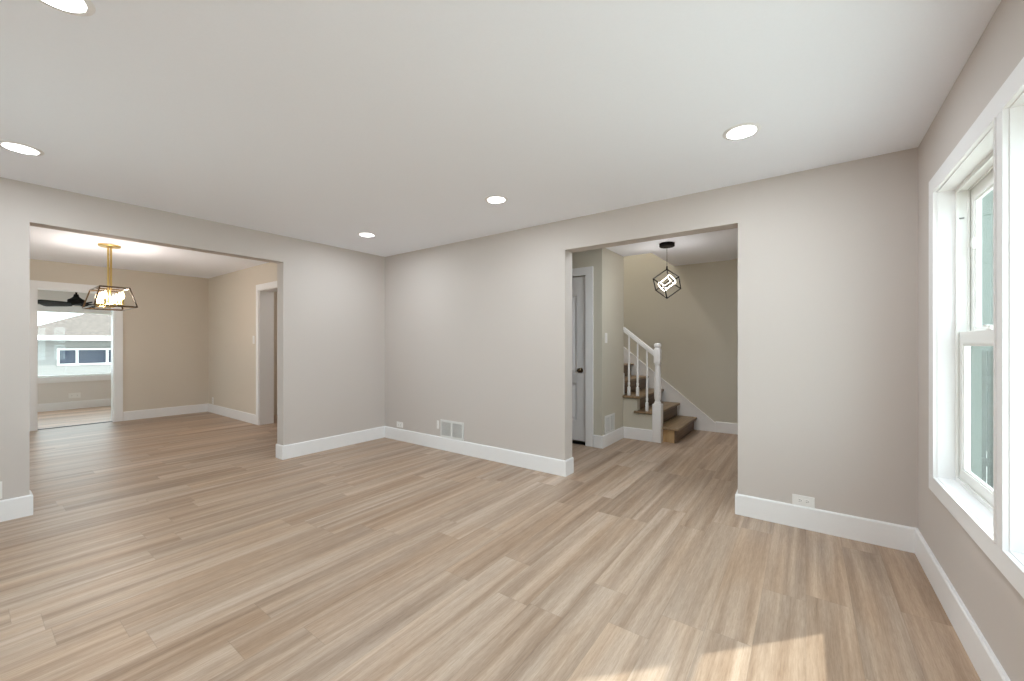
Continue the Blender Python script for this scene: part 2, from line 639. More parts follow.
# ------------------------------------------------------------------ dining room
DY0, DY1, DZ = 0.650, 1.470, 2.085                # doorway to the sunroom
SX0, SX1 = -6.870, -5.95                          # side doorway in the y = YD wall
struct('wall_dining_far', boxes((XD - T, XD, YDF - 0.18, DY0, 0, HD), (XD - T, XD, DY1, 3.4, 0, HD),
                                (XD - T, XD, DY0, DY1, DZ, HD)), M_DINING,
       'beige dining room wall with the doorway to the sunroom', 'wall')
struct('wall_dining_side', boxes((XD, SX0, YD, YD + 0.20, 0, HD), (SX1, XL - T, YD, YD + 0.20, 0, HD),
                                 (SX0, SX1, YD, YD + 0.20, 2.10, HD)), M_DINING,
       'beige dining room wall with the narrow side doorway', 'wall')
struct('wall_dining_near', boxes((XD, -8.1, YDF - 0.18, YDF, 0, HD), (-6.1, XL - T, YDF - 0.18, YDF, 0, HD),
                                 (-8.1, -6.1, YDF - 0.18, YDF, 0, 0.7), (-8.1, -6.1, YDF - 0.18, YDF, 2.1, HD),
                                 (XL - T - 0.001, XL - T + 0.05, YDF - 0.18, YF - 0.15, 0, HD)), M_DINING,
       'beige dining room wall with an added window, out of view', 'wall')
# hall behind the side doorway
struct('wall_hall', boxes((-7.6, -5.0, 4.30, 4.42, 0, HD), (-7.72, -7.6, YD + 0.2, 4.42, 0, HD),
                          (-5.0, -4.9, YD + 0.2, 4.42, 0, HD)), M_DINING, 'beige walls of the hall behind the side doorway', 'wall')
struct('ceiling_hall', boxes((-7.72, -4.9, YD + 0.2, 4.42, HD, HD + 0.1)), M_CEIL, 'white ceiling of the side hall', 'ceiling')

# ------------------------------------------------------------------ sunroom
SWY0, SWY1, SWZ0, SWZ1 = 0.35, 2.40, 0.635, 1.90
struct('wall_sunroom_window', boxes((XS - 0.16, XS, YDF - 0.2, SWY0, 0, 2.34), (XS - 0.16, XS, SWY1, 3.4, 0, 2.34),
                                    (XS - 0.16, XS, SWY0, SWY1, 0, SWZ0), (XS - 0.16, XS, SWY0, SWY1, SWZ1, 2.34)),
       M_SUNROOM, 'pale grey sunroom wall under and around its window', 'wall')
struct('wall_sunroom_side', boxes((XS - 0.16, XD - T, 3.25, 3.4, 0, 2.34), (XS - 0.16, XS + 0.3, YDF - 0.35, YDF - 0.2, 0, 2.34), (XD - T - 0.3, XD - T, YDF - 0.35, YDF - 0.2, 0, 2.34),
                                    (XS + 0.3, XD - T - 0.3, YDF - 0.35, YDF - 0.2, 0, 0.6), (XS + 0.3, XD - T - 0.3, YDF - 0.35, YDF - 0.2, 2.0, 2.34)),
       M_SUNROOM, 'pale grey end walls of the sunroom', 'wall')

# ------------------------------------------------------------------ foyer
struct('wall_closet', boxes((-4.6, -2.975, YC, YC + 0.10, 0, H), (-2.199, XC, YC, YC + 0.10, 0, H),
                            (-2.975, -2.199, YC, YC + 0.10, 2.118, H)), M_FOYER,
       'olive greige closet wall around the white panel door', 'wall')
struct('wall_closet_side', boxes((XC - 0.10, XC, YC + 0.10, YK + 0.02, 0, H)), M_FOYER,
       'olive greige side of the closet next to the stairs', 'wall')
struct('wall_stair_inner', boxes((-4.6, XC - 0.10, YK - 0.10, YK + 0.02, 0, 5.0), (XC - 0.1, -1.62, 5.18, 5.30, H + 0.3, 5.0)), M_FOYER,
       'olive greige wall enclosing the upper flight', 'wall')
# stepped knee wall under the open treads
km = bmesh.new()
add_prism(km, [(XC, 0), (-1.60, 0), (-1.60, 0.34), (-1.80, 0.34), (-1.80, 0.53), (XC, 0.53)], 'y', YK, YK + 0.10)
struct('wall_knee', km, M_FOYER, 'low stepped greige wall under the open side of the stairs', 'wall')
struct('wall_stair', boxes((-4.7, FXR + 0.15, YST, YST + 0.12, 0, 5.0)), M_FOYER,
       'tall olive greige wall behind the staircase', 'wall')
struct('wall_foyer_right', boxes((FXR, FXR + 0.15, YB + T, YST, 0, H)), M_FOYER, 'greige foyer wall out of view to the right', 'wall')
struct('wall_foyer_left', boxes((-4.75, -4.6, YB + T, YST, 0, 5.0)), M_FOYER, 'greige wall closing the hallway on the left', 'wall')
struct('wall_stairwell_upper', boxes((-1.62, -1.50, 5.30, YST, H + 0.3, 5.0)), M_FOYER, 'greige wall of the stairwell above the ceiling', 'wall')
struct('ceiling_stairwell', boxes((-4.75, -1.5, 5.18, YST + 0.12, 5.0, 5.1)), M_CEIL, 'white ceiling above the stairwell', 'ceiling')

# ------------------------------------------------------------------ baseboards
def baseboard(name, pts, label, h=0.150, t=0.016, closed=False):
    """board along the floor polyline pts; it grows to the LEFT of the walking direction"""
    P = [Vector((p[0], p[1])) for p in pts]
    n = len(P)
    prof = [(0.0, 0.0), (t, 0.0), (t, h - 0.008), (t - 0.005, h), (0.0, h)]
    bm = bmesh.new()
    rows = []
    for i in range(n):
        d1 = (P[i] - P[i - 1]).normalized() if i > 0 else None
        d2 = (P[i + 1] - P[i]).normalized() if i < n - 1 else None
        if d1 is None:
            nn = Vector((-d2.y, d2.x)); s = 1.0
        elif d2 is None:
            nn = Vector((-d1.y, d1.x)); s = 1.0
        else:
            a, b = Vector((-d1.y, d1.x)), Vector((-d2.y, d2.x))
            nn = (a + b).normalized()
            s = 1.0 / max(0.2, nn.dot(a))
        rows.append([bm.verts.new((P[i].x + nn.x * u * s, P[i].y + nn.y * u * s, z)) for (u, z) in prof])
    for A, B in zip(rows, rows[1:]):
        for k in range(len(prof)):
            k2 = (k + 1) % len(prof)
            bm.faces.new((A[k], B[k], B[k2], A[k2]))
    bm.faces.new(rows[0][::-1])
    bm.faces.new(rows[-1])
    return struct(name, bm, M_TRIM, label, 'baseboard')


g = 0.0005
def room_base(name, pts, label):
    """orient the polyline so that the board grows away from the wall: caller gives the offset sign by order"""
    return baseboard(name, pts, label)


# left of travel = room side
room_base('baseboard_back', [(BX0 + g, YB + T), (BX0 + g, YB - g), (XL + g, YB - g), (XL + g, LY1 - g), (XL - T - g, LY1 - g)],
          'white baseboard around the far corner between the two wide openings')
room_base('baseboard_right', [(XR - g, YF), (XR - g, YB - g), (BX1 - g, YB - g), (BX1 - g, YB + T)],
          'white baseboard running under the windows and back to the foyer opening')
room_base('baseboard_left', [(XL - T - g, LY0 + g), (XL + g, LY0 + g), (XL + g, YF + g), (XR - 0.05, YF + g)],
          'white baseboard left of the dining room opening')
room_base('baseboard_dining', [(SX0 - 0.085, YD - g), (XD + g, YD - g), (XD + g, DY1 + 0.105)],
          'white baseboard in the far corner of the dining room')
room_base('baseboard_dining_near', [(XD + g, DY0 - 0.105), (XD + g, YDF + g), (XL - T - 0.03, YDF + g)],
          'white baseboard left of the sunroom doorway')
room_base('baseboard_sunroom', [(XS + g, 3.2), (XS + g, YDF - 0.15)],
          'white baseboard under the sunroom window')
room_base('baseboard_foyer', [(-1.602, YK - g), (XC + g, YK - g), (XC + g, YC - g), (-2.097, YC - g)],
          'white baseboard wrapping the closet corner beside the stairs')
room_base('baseboard_foyer_far', [(FXR - 0.05, YST - g), (-1.050, YST - g)],
          'short white baseboard right of the stair skirt board')

# ------------------------------------------------------------------ door and doorway casings
def casing(name, axis, plane, out, a0, a1, z1, w, label, t=0.018, depth=None, left=True, right=True):
    """flat casing on a wall plane: out = +1/-1 direction it stands proud; a0..a1 clear opening"""
    bm = bmesh.new()
    p0, p1 = sorted((plane + out * 0.0005, plane + out * t))

    def bx(u0, u1, z0, zz1):
        if axis == 'x':
            add_box(bm, p0, p1, u0, u1, z0, zz1, 0.002)
        else:
            add_box(bm, u0, u1, p0, p1, z0, zz1, 0.002)
    if left:
        bx(a0 - w, a0, 0.001, z1)
    if right:
        bx(a1, a1 + w, 0.001, z1)
    bx(a0 - (w if left else 0), a1 + (w if right else 0), z1, z1 + w)
    return struct(name, bm, M_TRIM, label, 'door casing')


casing('trim_1', 'x', XD, 1, DY0, DY1, DZ, 0.100, 'wide white casing around the doorway to the sunroom')
# jamb lining of that doorway
jm = bmesh.new()
add_box(jm, XD - T - 0.01, XD + 0.004, DY0, DY0 + 0.014, 0.0, DZ - 0.014)
add_box(jm, XD - T - 0.01, XD + 0.004, DY1 - 0.014, DY1, 0.0, DZ - 0.014)
add_box(jm, XD - T - 0.01, XD + 0.004, DY0, DY1, DZ - 0.014, DZ)
struct('trim_2', jm, M_TRIM, 'white jamb lining the sunroom doorway', 'door jamb')
casing('trim_3', 'y', YD, -1, SX0, SX1, 2.10, 0.085, 'white casing around the narrow dining room side doorway')
jm = bmesh.new()
add_box(jm, SX0, SX0 + 0.012, YD - 0.004, YD + 0.205, 0.0, 2.10)
add_box(jm, SX1 - 0.012, SX1, YD - 0.004, YD + 0.205, 0.0, 2.10)
add_box(jm, SX0 + 0.012, SX1 - 0.012, YD - 0.004, YD + 0.205, 2.088, 2.10)
struct('trim_4', jm, M_TRIM, 'white jamb lining the dining room side doorway', 'door jamb')
casing('trim_5', 'y', YC, -1, -2.970, -2.204, 2.112, 0.100, 'white casing around the closet door')

# closet door: slab with four raised panels, knob
door = thing('door_1', 'white panelled closet door beside the stairs, mostly behind the opening', 'door', (-2.970, YC + 0.012, 0.045), 0, None, 'structure')
dw, dh, dt = 0.764, 2.062, 0.035
bm = bmesh.new()
cols = [(0.135, 0.330), (0.434, 0.629)]
rws = [(0.25, 0.72), (0.84, 1.84)]
xs = [0, 0.135, 0.330, 0.434, 0.629, dw]
zs = [0, 0.25, 0.72, 0.84, 1.84, dh]
for i in range(5):
    for j in range(5):
        if i in (1, 3) and j in (1, 3):
            # recessed field with sloped sides and a raised centre
            x0, x1, z0, z1 = xs[i], xs[i + 1], zs[j], zs[j + 1]
            steps = [(0.0, 0.0), (0.012, 0.012), (0.028, 0.012), (0.050, 0.003)]
            loops = []
            for (ins, dep) in steps:
                loops.append([bm.verts.new(v) for v in ((x0 + ins, dep, z0 + ins), (x1 - ins, dep, z0 + ins), (x1 - ins, dep, z1 - ins), (x0 + ins, dep, z1 - ins))])
            for A, B in zip(loops, loops[1:]):
                for k in range(4):
                    bm.faces.new((A[k], A[(k + 1) % 4], B[(k + 1) % 4], B[k]))
            bm.faces.new(loops[-1])
        else:
            x0, x1, z0, z1 = xs[i], xs[i + 1], zs[j], zs[j + 1]
            bm.faces.new([bm.verts.new(v) for v in ((x0, 0, z0), (x1, 0, z0), (x1, 0, z1), (x0, 0, z1))])
add_box(bm, 0, dw, 0.0125, dt, 0, dh)
add_box(bm, 0, 0.002, 0, dt, 0, dh); add_box(bm, dw - 0.002, dw, 0, dt, 0, dh)
add_box(bm, 0, dw, 0, dt, dh - 0.002, dh); add_box(bm, 0, dw, 0, dt, 0, 0.002)
obj('door_slab', bm, M_DOOR, door)
kb = bmesh.new()
R = Matrix.Translation((dw - 0.072, 0, 0.885)) @ Matrix.Rotation(math.radians(90), 4, 'X')
add_lathe(kb, [(0, 0), (0.033, 0.0), (0.033, 0.006), (0.014, 0.010), (0.012, 0.030), (0.020, 0.036), (0.028, 0.046), (0.029, 0.056), (0.022, 0.064), (0, 0.067)], 20, R)
tag(obj('door_knob', kb, M_NICKEL, door, smooth=True), 'round dark bronze knob')
struct('closet_gap_shade', boxes((-2.975, -2.199, YC + 0.002, YC + 0.1, 0.0, 0.002)), M_SLOT, 'dark strip painting the shade under the closet door', 'threshold')  # dark strip stands for the shade in the door gap

# ------------------------------------------------------------------ staircase
RISE, RUN, NX, NST = 0.190, 0.235, -1.290, 12
stair = thing('staircase', 'staircase with brown wood treads and white railing rising left along the foyer wall', 'staircase', (-1.335, 5.9, 0))
so = Vector((-1.335, 5.9, 0))
for k in range(1, NST + 1):
    xn = NX - RUN * (k - 1)
    zt = RISE * k
    y0 = 5.305 if k == 1 else (YK - 0.030 if k <= 3 else YK + 0.025)
    if k == 1:
        y0 = 5.312
    bm = bmesh.new()
    xb = xn - RUN - 0.035
    if k == 3:
        # the open end stops at the closet wall
        add_box(bm, XC + 0.001, xn, y0, YK + 0.03, zt - 0.030, zt, 0.008)
        add_box(bm, xb, xn, YK + 0.025, YST - 0.022, zt - 0.030, zt, 0.008)
    elif k == 2:
        # the nosing returns along the open side and dies into the newel post
        add_box(bm, -1.840, -1.601, y0, YK + 0.10, zt - 0.030, zt, 0.008)
        add_box(bm, xb, xn, YK + 0.085, YST - 0.022, zt - 0.030, zt, 0.008)
    else:
        add_box(bm, xb, xn, y0, YST - 0.022, zt - 0.030, zt, 0.008)
    bmesh.ops.translate(bm, verts=bm.verts, vec=-so)
    obj('tread', bm, M_TREAD, stair)
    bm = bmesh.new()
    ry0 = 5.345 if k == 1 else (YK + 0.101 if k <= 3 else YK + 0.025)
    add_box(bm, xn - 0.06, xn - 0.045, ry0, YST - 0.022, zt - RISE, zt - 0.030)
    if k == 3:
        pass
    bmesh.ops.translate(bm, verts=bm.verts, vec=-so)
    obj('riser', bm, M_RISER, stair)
bm = bmesh.new()
add_box(bm, -1.498, -1.350, 5.352, 5.368, 0.0, 0.160)
bmesh.ops.translate(bm, verts=bm.verts, vec=-so)
tag(obj('end_board', bm, M_RISER_END, stair), 'paler wood end board of the lowest step')
# skirt board on the long wall
bm = bmesh.new()
sl = 0.80
zt0 = 0.125
xe = -4.0
add_prism(bm, [(-1.050, 0.0), (-1.050, zt0), (xe, zt0 + sl * (-1.040 - xe)), (xe, zt0 + sl * (-1.040 - xe) - 0.34), (-1.34, 0.0)], 'y', YST - 0.020, YST - 0.001)
add_prism(bm, [(-1.050, zt0 - 0.012), (-1.050, zt0 + 0.008), (xe, zt0 + 0.008 + sl * (-1.040 - xe)), (xe, zt0 - 0.012 + sl * (-1.040 - xe))], 'y', YST - 0.027, YST - 0.001)
bmesh.ops.translate(bm, verts=bm.verts, vec=-so)
tag(obj('skirt_board', bm, M_TRIM, stair), 'white sloping skirt board')
bm = bmesh.new()
add_prism(bm, [(XC + 0.004, 0.575), (XC + 0.004, 0.86), (xe, 0.86 + sl * (XC - xe)), (xe, 0.60 + sl * (XC - xe))], 'y', YK + 0.0205, YK + 0.040)
bmesh.ops.translate(bm, verts=bm.verts, vec=-so)
tag(obj('skirt_board', bm, M_TRIM, stair), 'white inner skirt board')

# railing
NXC, NYC = -1.544, 5.300
so2 = Vector((NXC, NYC, 0)) - so
nb = bmesh.new()
w = 0.054
add_box(nb, -w, w, -w, w, 0.0, 0.490, 0.004)
q = 0.041
prof = [(0.040, 0.488), (0.043, 0.496), (0.043, 0.510), (0.034, 0.520), (0.034, 0.535), (0.041, 0.550), (0.044, 0.600), (0.043, 0.70),
        (0.038, 0.84), (0.034, 0.95), (0.031, 0.985), (0.039, 0.995), (0.039, 1.010), (0.036, 1.02)]
add_lathe(nb, prof, 24)
add_box(nb, -q, q, -q, q, 1.015, 1.195, 0.004)
add_lathe(nb, [(0.036, 1.193), (0.040, 1.200), (0.030, 1.212), (0.042, 1.226), (0.045, 1.240), (0.043, 1.256), (0.032, 1.268), (0, 1.273)], 24)
bmesh.ops.translate(nb, verts=nb.verts, vec=so2)
tag(obj('newel_post', nb, M_TRIM, stair, smooth=True), 'white turned newel post')
hr = bmesh.new()
x0, z0 = -1.590 - NXC, 1.150
x1, z1 = XC + 0.002 - NXC, 1.150 + 0.80 * (-1.590 - (XC + 0.002))
for (dz0, dz1, hw) in ((-0.045, -0.018, 0.020), (-0.020, 0.022, 0.030)):
    pts = [(x0, z0 + dz0), (x0, z0 + dz1), (x1, z1 + dz1), (x1, z1 + dz0)]
    add_prism(hr, pts, 'y', -hw, hw)
bmesh.ops.translate(hr, verts=hr.verts, vec=so2)
tag(obj('handrail', hr, M_TRIM, stair), 'white sloping handrail')


def baluster(bx, zb):
    ztop = 1.150 + 0.80 * (-1.590 - bx) - 0.035
    bm = bmesh.new()
    X = bx - NXC
    s = 0.017
    add_box(bm, X - s, X + s, -s, s, zb, zb + 0.115, 0.003)
    m = Matrix.Translation((X, 0, 0))
    hh = ztop - zb
    add_lathe(bm, [(0.016, zb + 0.113), (0.010, zb + 0.125), (0.016, zb + 0.14), (0.017, zb + 0.165), (0.011, zb + 0.185), (0.014, zb + 0.20),
                   (0.015, zb + 0.26), (0.0125, zb + 0.45), (0.0105, zb + hh)], 14, m)
    bmesh.ops.translate(bm, verts=bm.verts, vec=so2)
    return tag(obj('baluster', bm, M_TRIM, stair, smooth=True), 'white turned baluster')


baluster(-1.681, 0.381)
baluster(-1.805, 0.571)
baluster(-1.922, 0.571)

# ------------------------------------------------------------------ windows of the living room
def frame_y(bm, x0, x1, y0, y1, z0, z1, w, bev=0.002, wt=None, wb=None):
    """rectangular frame in a plane of constant x"""
    wt = w if wt is None else wt
    wb = w if wb is None else wb
    add_box(bm, x0, x1, y0, y0 + w, z0, z1, bev)
    add_box(bm, x0, x1, y1 - w, y1, z0, z1, bev)
    add_box(bm, x0, x1, y0 + w, y1 - w, z1 - wt, z1, bev)
    add_box(bm, x0, x1, y0 + w, y1 - w, z0, z0 + wb, bev)


def window_unit(num, y0, y1, style, label):
    root = thing('window_%d' % num, label, 'window', (XR, (y0 + y1) / 2, WZ0), 0, None, 'structure')
    o = Vector(root.location)

    def put(name, bm, mat, parent=root, lab=None, smooth=False):
        bmesh.ops.translate(bm, verts=bm.verts, vec=-o)
        p = obj(name, bm, mat, parent, smooth=smooth)
        if lab:
            p['label'] = lab
        return p
    z0, z1 = WZ0, WZ1
    # jamb extension from the casing back to the vinyl frame
    bm = bmesh.new()
    frame_y(bm, XR - 0.010, 0.600, y0 + 0.0005, y1 - 0.0005, z0 + 0.0005, z1 - 0.0005, 0.010, 0.001)
    frame_y(bm, XR - 0.025, XR - 0.008, y0 + 0.0005, y1 - 0.0005, z0 + 0.0005, z1 - 0.0005, 0.006, 0.0015)
    put('jamb', bm, M_TRIM)
    fy0, fy1, fz0, fz1 = y0 + 0.010, y1 - 0.010, z0 + 0.010, z1 - 0.010
    bm = bmesh.new()
    frame_y(bm, 0.596, 0.645, fy0, fy1, fz0, fz1, 0.016, 0.002)
    # track fins
    frame_y(bm, 0.596, 0.603, fy0 + 0.012, fy1 - 0.012, fz0 + 0.012, fz1 - 0.012, 0.010, 0.001)
    frame_y(bm, 0.634, 0.640, fy0 + 0.012, fy1 - 0.012, fz0 + 0.012, fz1 - 0.012, 0.012, 0.001)
    put('window_frame', bm, M_VINYL)
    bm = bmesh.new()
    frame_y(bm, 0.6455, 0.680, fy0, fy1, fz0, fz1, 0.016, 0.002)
    put('outer_frame_shade', bm, M_BOARD_FRAME_SHADE, root, 'outer frame edge with shade painted in as grey green')  # shaded look of the outer frame is put into its colour
    iy0, iy1, iz0, iz1 = fy0 + 0.016, fy1 - 0.016, fz0 + 0.016, fz1 - 0.016
    if style == 'double':
        zm = 1.285
        # lower sash (inner track)
        bm = bmesh.new()
        frame_y(bm, 0.606, 0.632, iy0, iy1, iz0, zm + 0.030, 0.044, 0.003, wt=0.060, wb=0.052)
        frame_y(bm, 0.612, 0.620, iy0 + 0.040, iy1 - 0.040, iz0 + 0.046, zm - 0.026, 0.012, 0.001)
        low = put('lower_sash', bm, M_VINYL)
        bm = boxes((0.616, 0.622, iy0 + 0.04, iy1 - 0.04, iz0 + 0.048, zm - 0.026))
        put('pane', bm, M_GLASS, low)
        # sash lock on the meeting rail
        bm = bmesh.new()
        yc = (iy0 + iy1) / 2
        add_box(bm, 0.606, 0.632, yc - 0.030, yc + 0.030, zm + 0.030, zm + 0.037, 0.002)
        add_tube(bm, (0.618, yc, zm + 0.036), (0.618, yc, zm + 0.050), 0.011, 14)
        add_box(bm, 0.600, 0.618, yc - 0.006, yc + 0.036, zm + 0.044, zm + 0.051, 0.002)
        put('sash_lock', bm, M_VINYL, low)
        # upper sash (outer track)
        bm = bmesh.new()
        frame_y(bm, 0.644, 0.672, iy0, iy1, zm - 0.005, iz1, 0.040, 0.003, wt=0.062, wb=0.050)
        frame_y(bm, 0.650, 0.657, iy0 + 0.036, iy1 - 0.036, zm + 0.040, iz1 - 0.058, 0.012, 0.001)
        up = put('upper_sash', bm, M_VINYL)
        bm = boxes((0.655, 0.661, iy0 + 0.036, iy1 - 0.036, zm + 0.042, iz1 - 0.058))
        put('pane', bm, M_GLASS, up)
        # tilt-stop button on the far stile and sash stop in the track
        bm = bmesh.new()
        add_lathe(bm, [(0, -0.030), (0.007, -0.026), (0.010, -0.012), (0.011, 0.0), (0.010, 0.012), (0.007, 0.026), (0, 0.030)], 14,
                  Matrix.Translation((0.645, iy1 - 0.040, 1.735)))
        put('vent_stop', bm, M_VINYL, up, smooth=True)
        bm = boxes((0.606, 0.622, iy1 - 0.008, iy1 + 0.001, 1.868, 1.8725))
        put('track_stop', bm, M_SHADE_STOP)
    else:
        bm = bmesh.new()
        frame_y(bm, 0.640, 0.676, iy0, iy1, iz0, iz1, 0.045, 0.003)
        frame_y(bm, 0.648, 0.658, iy0 + 0.040, iy1 - 0.040, iz0 + 0.040, iz1 - 0.040, 0.014, 0.001)
        up = put('fixed_sash', bm, M_VINYL)
        put('pane', boxes((0.656, 0.663, iy0 + 0.04, iy1 - 0.04, iz0 + 0.04, iz1 - 0.04)), M_GLASS, up)
    # sill slope
    bm = bmesh.new()
    add_prism(bm, [(0.603, fz0 + 0.004), (0.603, fz0 + 0.010), (0.676, fz0 + 0.004), (0.676, fz0)], 'y', fy0 + 0.017, fy1 - 0.017)
    put('window_sill', bm, M_VINYL)
    return root


window_unit(1, *WIN[0], 'white double-hung window nearest the room corner')
window_unit(2, *WIN[1], 'white fixed window at the right edge of the picture')
window_unit(3, *WIN[2], 'white double-hung window beside the camera')
# one casing around the whole row
bm = bmesh.new()
cx0, cx1 = XR - 0.020, XR - 0.0005
CW = 0.112
ya, yb = WIN[2][0], WIN[0][1]
add_box(bm, cx0, cx1, ya - CW, yb + CW, WZ1, WZ1 + 0.082, 0.003)
add_box(bm, cx0, cx1, ya - CW, yb + CW, WZ0 - 0.079, WZ0, 0.003)
add_box(bm, cx0, cx1, yb, yb + CW, WZ0, WZ1, 0.003)
add_box(bm, cx0, cx1, ya - CW, ya, WZ0, WZ1, 0.003)
add_box(bm, cx0, cx1, 2.018, 2.084, WZ0, WZ1, 0.003)
add_box(bm, cx0, cx1, 0.528, 0.606, WZ0, WZ1, 0.003)
struct('trim_6', bm, M_TRIM, 'broad white casing around the row of living room windows', 'window casing')

# unseen dining room window, added to bring daylight into the room
dwn = thing('window_4', 'added white dining room window, out of view to the left', 'window', (-7.1, YDF, 0.7), 0, None, 'structure')
bm = bmesh.new()
for b in ((-1.0, -0.94, -0.15, 0.0, 0, 1.4), (0.94, 1.0, -0.15, 0.0, 0, 1.4), (-0.94, 0.94, -0.15, 0.0, 0, 0.06), (-0.94, 0.94, -0.15, 0.0, 1.34, 1.4),
          (-0.03, 0.03, -0.12, -0.06, 0.06, 1.34)):
    add_box(bm, *b, 0.003)
obj('window_frame', bm, M_VINYL, dwn)
obj('pane', boxes((-0.94, 0.94, -0.095, -0.089, 0.06, 1.34)), M_GLASS, dwn)

def added_window(num, xc, y, z0, wd, ht, label):
    """added unseen two-light window in a wall facing -Y"""
    r = thing('window_%d' % num, label, 'window', (xc, y, z0), 0, None, 'structure')
    h2 = wd / 2
    bm = bmesh.new()
    for b in ((-h2, -h2 + 0.06, -0.14, 0.0, 0, ht), (h2 - 0.06, h2, -0.14, 0.0, 0, ht), (-h2 + 0.06, h2 - 0.06, -0.14, 0.0, 0, 0.06),
              (-h2 + 0.06, h2 - 0.06, -0.14, 0.0, ht - 0.06, ht), (-0.03, 0.03, -0.12, -0.06, 0.06, ht - 0.06)):
        add_box(bm, *b, 0.003)
    obj('window_frame', bm, M_VINYL, r)
    obj('pane', boxes((-h2 + 0.06, h2 - 0.06, -0.095, -0.089, 0.06, ht - 0.06)), M_GLASS, r)


added_window(6, -3.1, YF, 0.6, 1.2, 1.45, 'added white living room window, unseen behind the camera')  # added for more even daylight in the room
added_window(7, (XS + XD - T) / 2, YDF - 0.2, 0.6, (XD - T - 0.3) - (XS + 0.3), 1.4, 'added unseen white window in the end wall of the sunroom')  # added to brighten the sunroom

# sunroom window
sw = thing('window_5', 'wide sunroom window looking onto the neighbouring house', 'window', (XS, (SWY0 + SWY1) / 2, SWZ0), 0, None, 'structure')
o5 = Vector(sw.location)
bm = bmesh.new()
frame_y(bm, XS - 0.10, XS - 0.04, SWY0 + 0.001, SWY1 - 0.001, SWZ0 + 0.001, SWZ1 - 0.001, 0.030, 0.003)
bmesh.ops.translate(bm, verts=bm.verts, vec=-o5)
obj('window_frame', bm, M_VINYL, sw)
bm = boxes((XS - 0.075, XS - 0.069, SWY0 + 0.03, SWY1 - 0.03, SWZ0 + 0.03, SWZ1 - 0.03))
bmesh.ops.translate(bm, verts=bm.verts, vec=-o5)
obj('pane', bm, M_GLASS, sw)
bm = bmesh.new()
add_box(bm, XS + 0.001, XS + 0.018, SWY0 - 0.10, SWY1 + 0.10, SWZ0 - 0.105, SWZ0, 0.002)
add_box(bm, XS + 0.001, XS + 0.018, SWY0 - 0.10, SWY1 + 0.10, SWZ1, SWZ1 + 0.09, 0.002)
add_box(bm, XS + 0.001, XS + 0.018, SWY0 - 0.10, SWY0, SWZ0, SWZ1, 0.002)
add_box(bm, XS + 0.001, XS + 0.018, SWY1, SWY1 + 0.10, SWZ0, SWZ1, 0.002)
bmesh.ops.translate(bm, verts=bm.verts, vec=-o5)
obj('window_casing', bm, M_TRIM, sw)

# ------------------------------------------------------------------ recessed lights
CANS = [(-3.825, 2.585, 'recessed ceiling light nearest the far room corner'),
        (-2.045, 2.585, 'recessed ceiling light in front of the middle of the back wall'),
        (-0.290, 2.565, 'recessed ceiling light near the window wall'),
        (-3.830, 0.215, 'recessed ceiling light at the left edge by the dining opening'),
        (-2.048, 0.190, 'recessed ceiling light cut by the top edge of the picture'),
        (-0.290, 0.215, 'recessed ceiling light straight above the camera'),
        (-1.150, 4.000, 'added unseen recessed light in the foyer, hidden behind the header')]  # foyer light is added to brighten the door and knee wall
can = None
for (x, y, lab) in CANS:
    HZ = H if y < 3 else H + 0.005
    if can is None:
        can = thing('recessed_ceiling_light', lab, 'ceiling light', (x, y, H), 0, 'recessed lights in the living room ceiling')
        bm = bmesh.new()
        # trim ring
        add_lathe(bm, [(0.071, -0.001), (0.072, -0.005), (0.090, -0.004), (0.094, -0.0005), (0.071, -0.0004)], 48)
        obj('trim_ring', bm, M_TRIM, can, smooth=True)
        bm = bmesh.new()
        add_lathe(bm, [(0.0, -0.0012), (0.071, -0.0012), (0.071, -0.0030), (0.0, -0.0036)], 48)
        obj('lens', bm, M_CAN, can)
        root = can
    else:
        root = dup(can)
        root.location = (x, y, HZ)
        root['label'] = lab
    d = bpy.data.lights.new('recessed_light_output', 'AREA')
    d.shape = 'DISK'
    d.size = 0.15
    d.energy = W_CAN if y < 3 else W_FOY
    d.color = (0.84, 0.93, 1.0)
    lo = bpy.data.objects.new('recessed_light_output', d)
    COL.objects.link(lo)
    lo.location = (x, y, HZ - 0.0045)

# ------------------------------------------------------------------ dining chandelier
CX, CY = -7.0, 1.095
ch = thing('dining_chandelier', 'brass chandelier with open trapezoid metal frame and lit candle bulbs', 'chandelier', (CX, CY, HD))


def L(x, y, z):
    return (x, y, z - HD)


bm = bmesh.new()
add_lathe(bm, [(0, -0.0005), (0.105, -0.0005), (0.105, -0.016), (0.098, -0.024), (0.0, -0.026)], 32)
tag(obj('canopy', bm, M_BRASS, ch, smooth=True), 'round brass ceiling plate')
bm = bmesh.new()
for dy in (-0.0125, 0.0125):
    add_tube(bm, L(0, dy, HD - 0.02), L(0, dy, 1.93), 0.0105, 12)
add_tube(bm, L(0, 0, 1.93), L(0, 0, 1.72), 0.016, 12)
obj('stem', bm, M_BRASS, ch, smooth=True)
bm = bmesh.new()
zt, zb = 1.942, 1.712
tx, ty, bx_, by_ = 0.30, 0.130, 0.37, 0.185
top = [(-tx, -ty), (tx, -ty), (tx, ty), (-tx, ty)]
bot = [(-bx_, -by_), (bx_, -by_), (bx_, by_), (-bx_, by_)]
for i in range(4):
    j = (i + 1) % 4
    add_bar(bm, L(*top[i], zt), L(*top[j], zt), 0.014)
    add_bar(bm, L(*bot[i], zb), L(*bot[j], zb), 0.014)
    add_bar(bm, L(*top[i], zt), L(*bot[i], zb), 0.014)
add_bar(bm, L(0, -ty, zt), L(0, ty, zt), 0.012)
tag(obj('frame', bm, M_BRONZE, ch), 'dark bronze open trapezoid frame')
bm = bmesh.new()
add_tube(bm, L(-0.30, 0, 1.738), L(0.30, 0, 1.738), 0.012, 10)
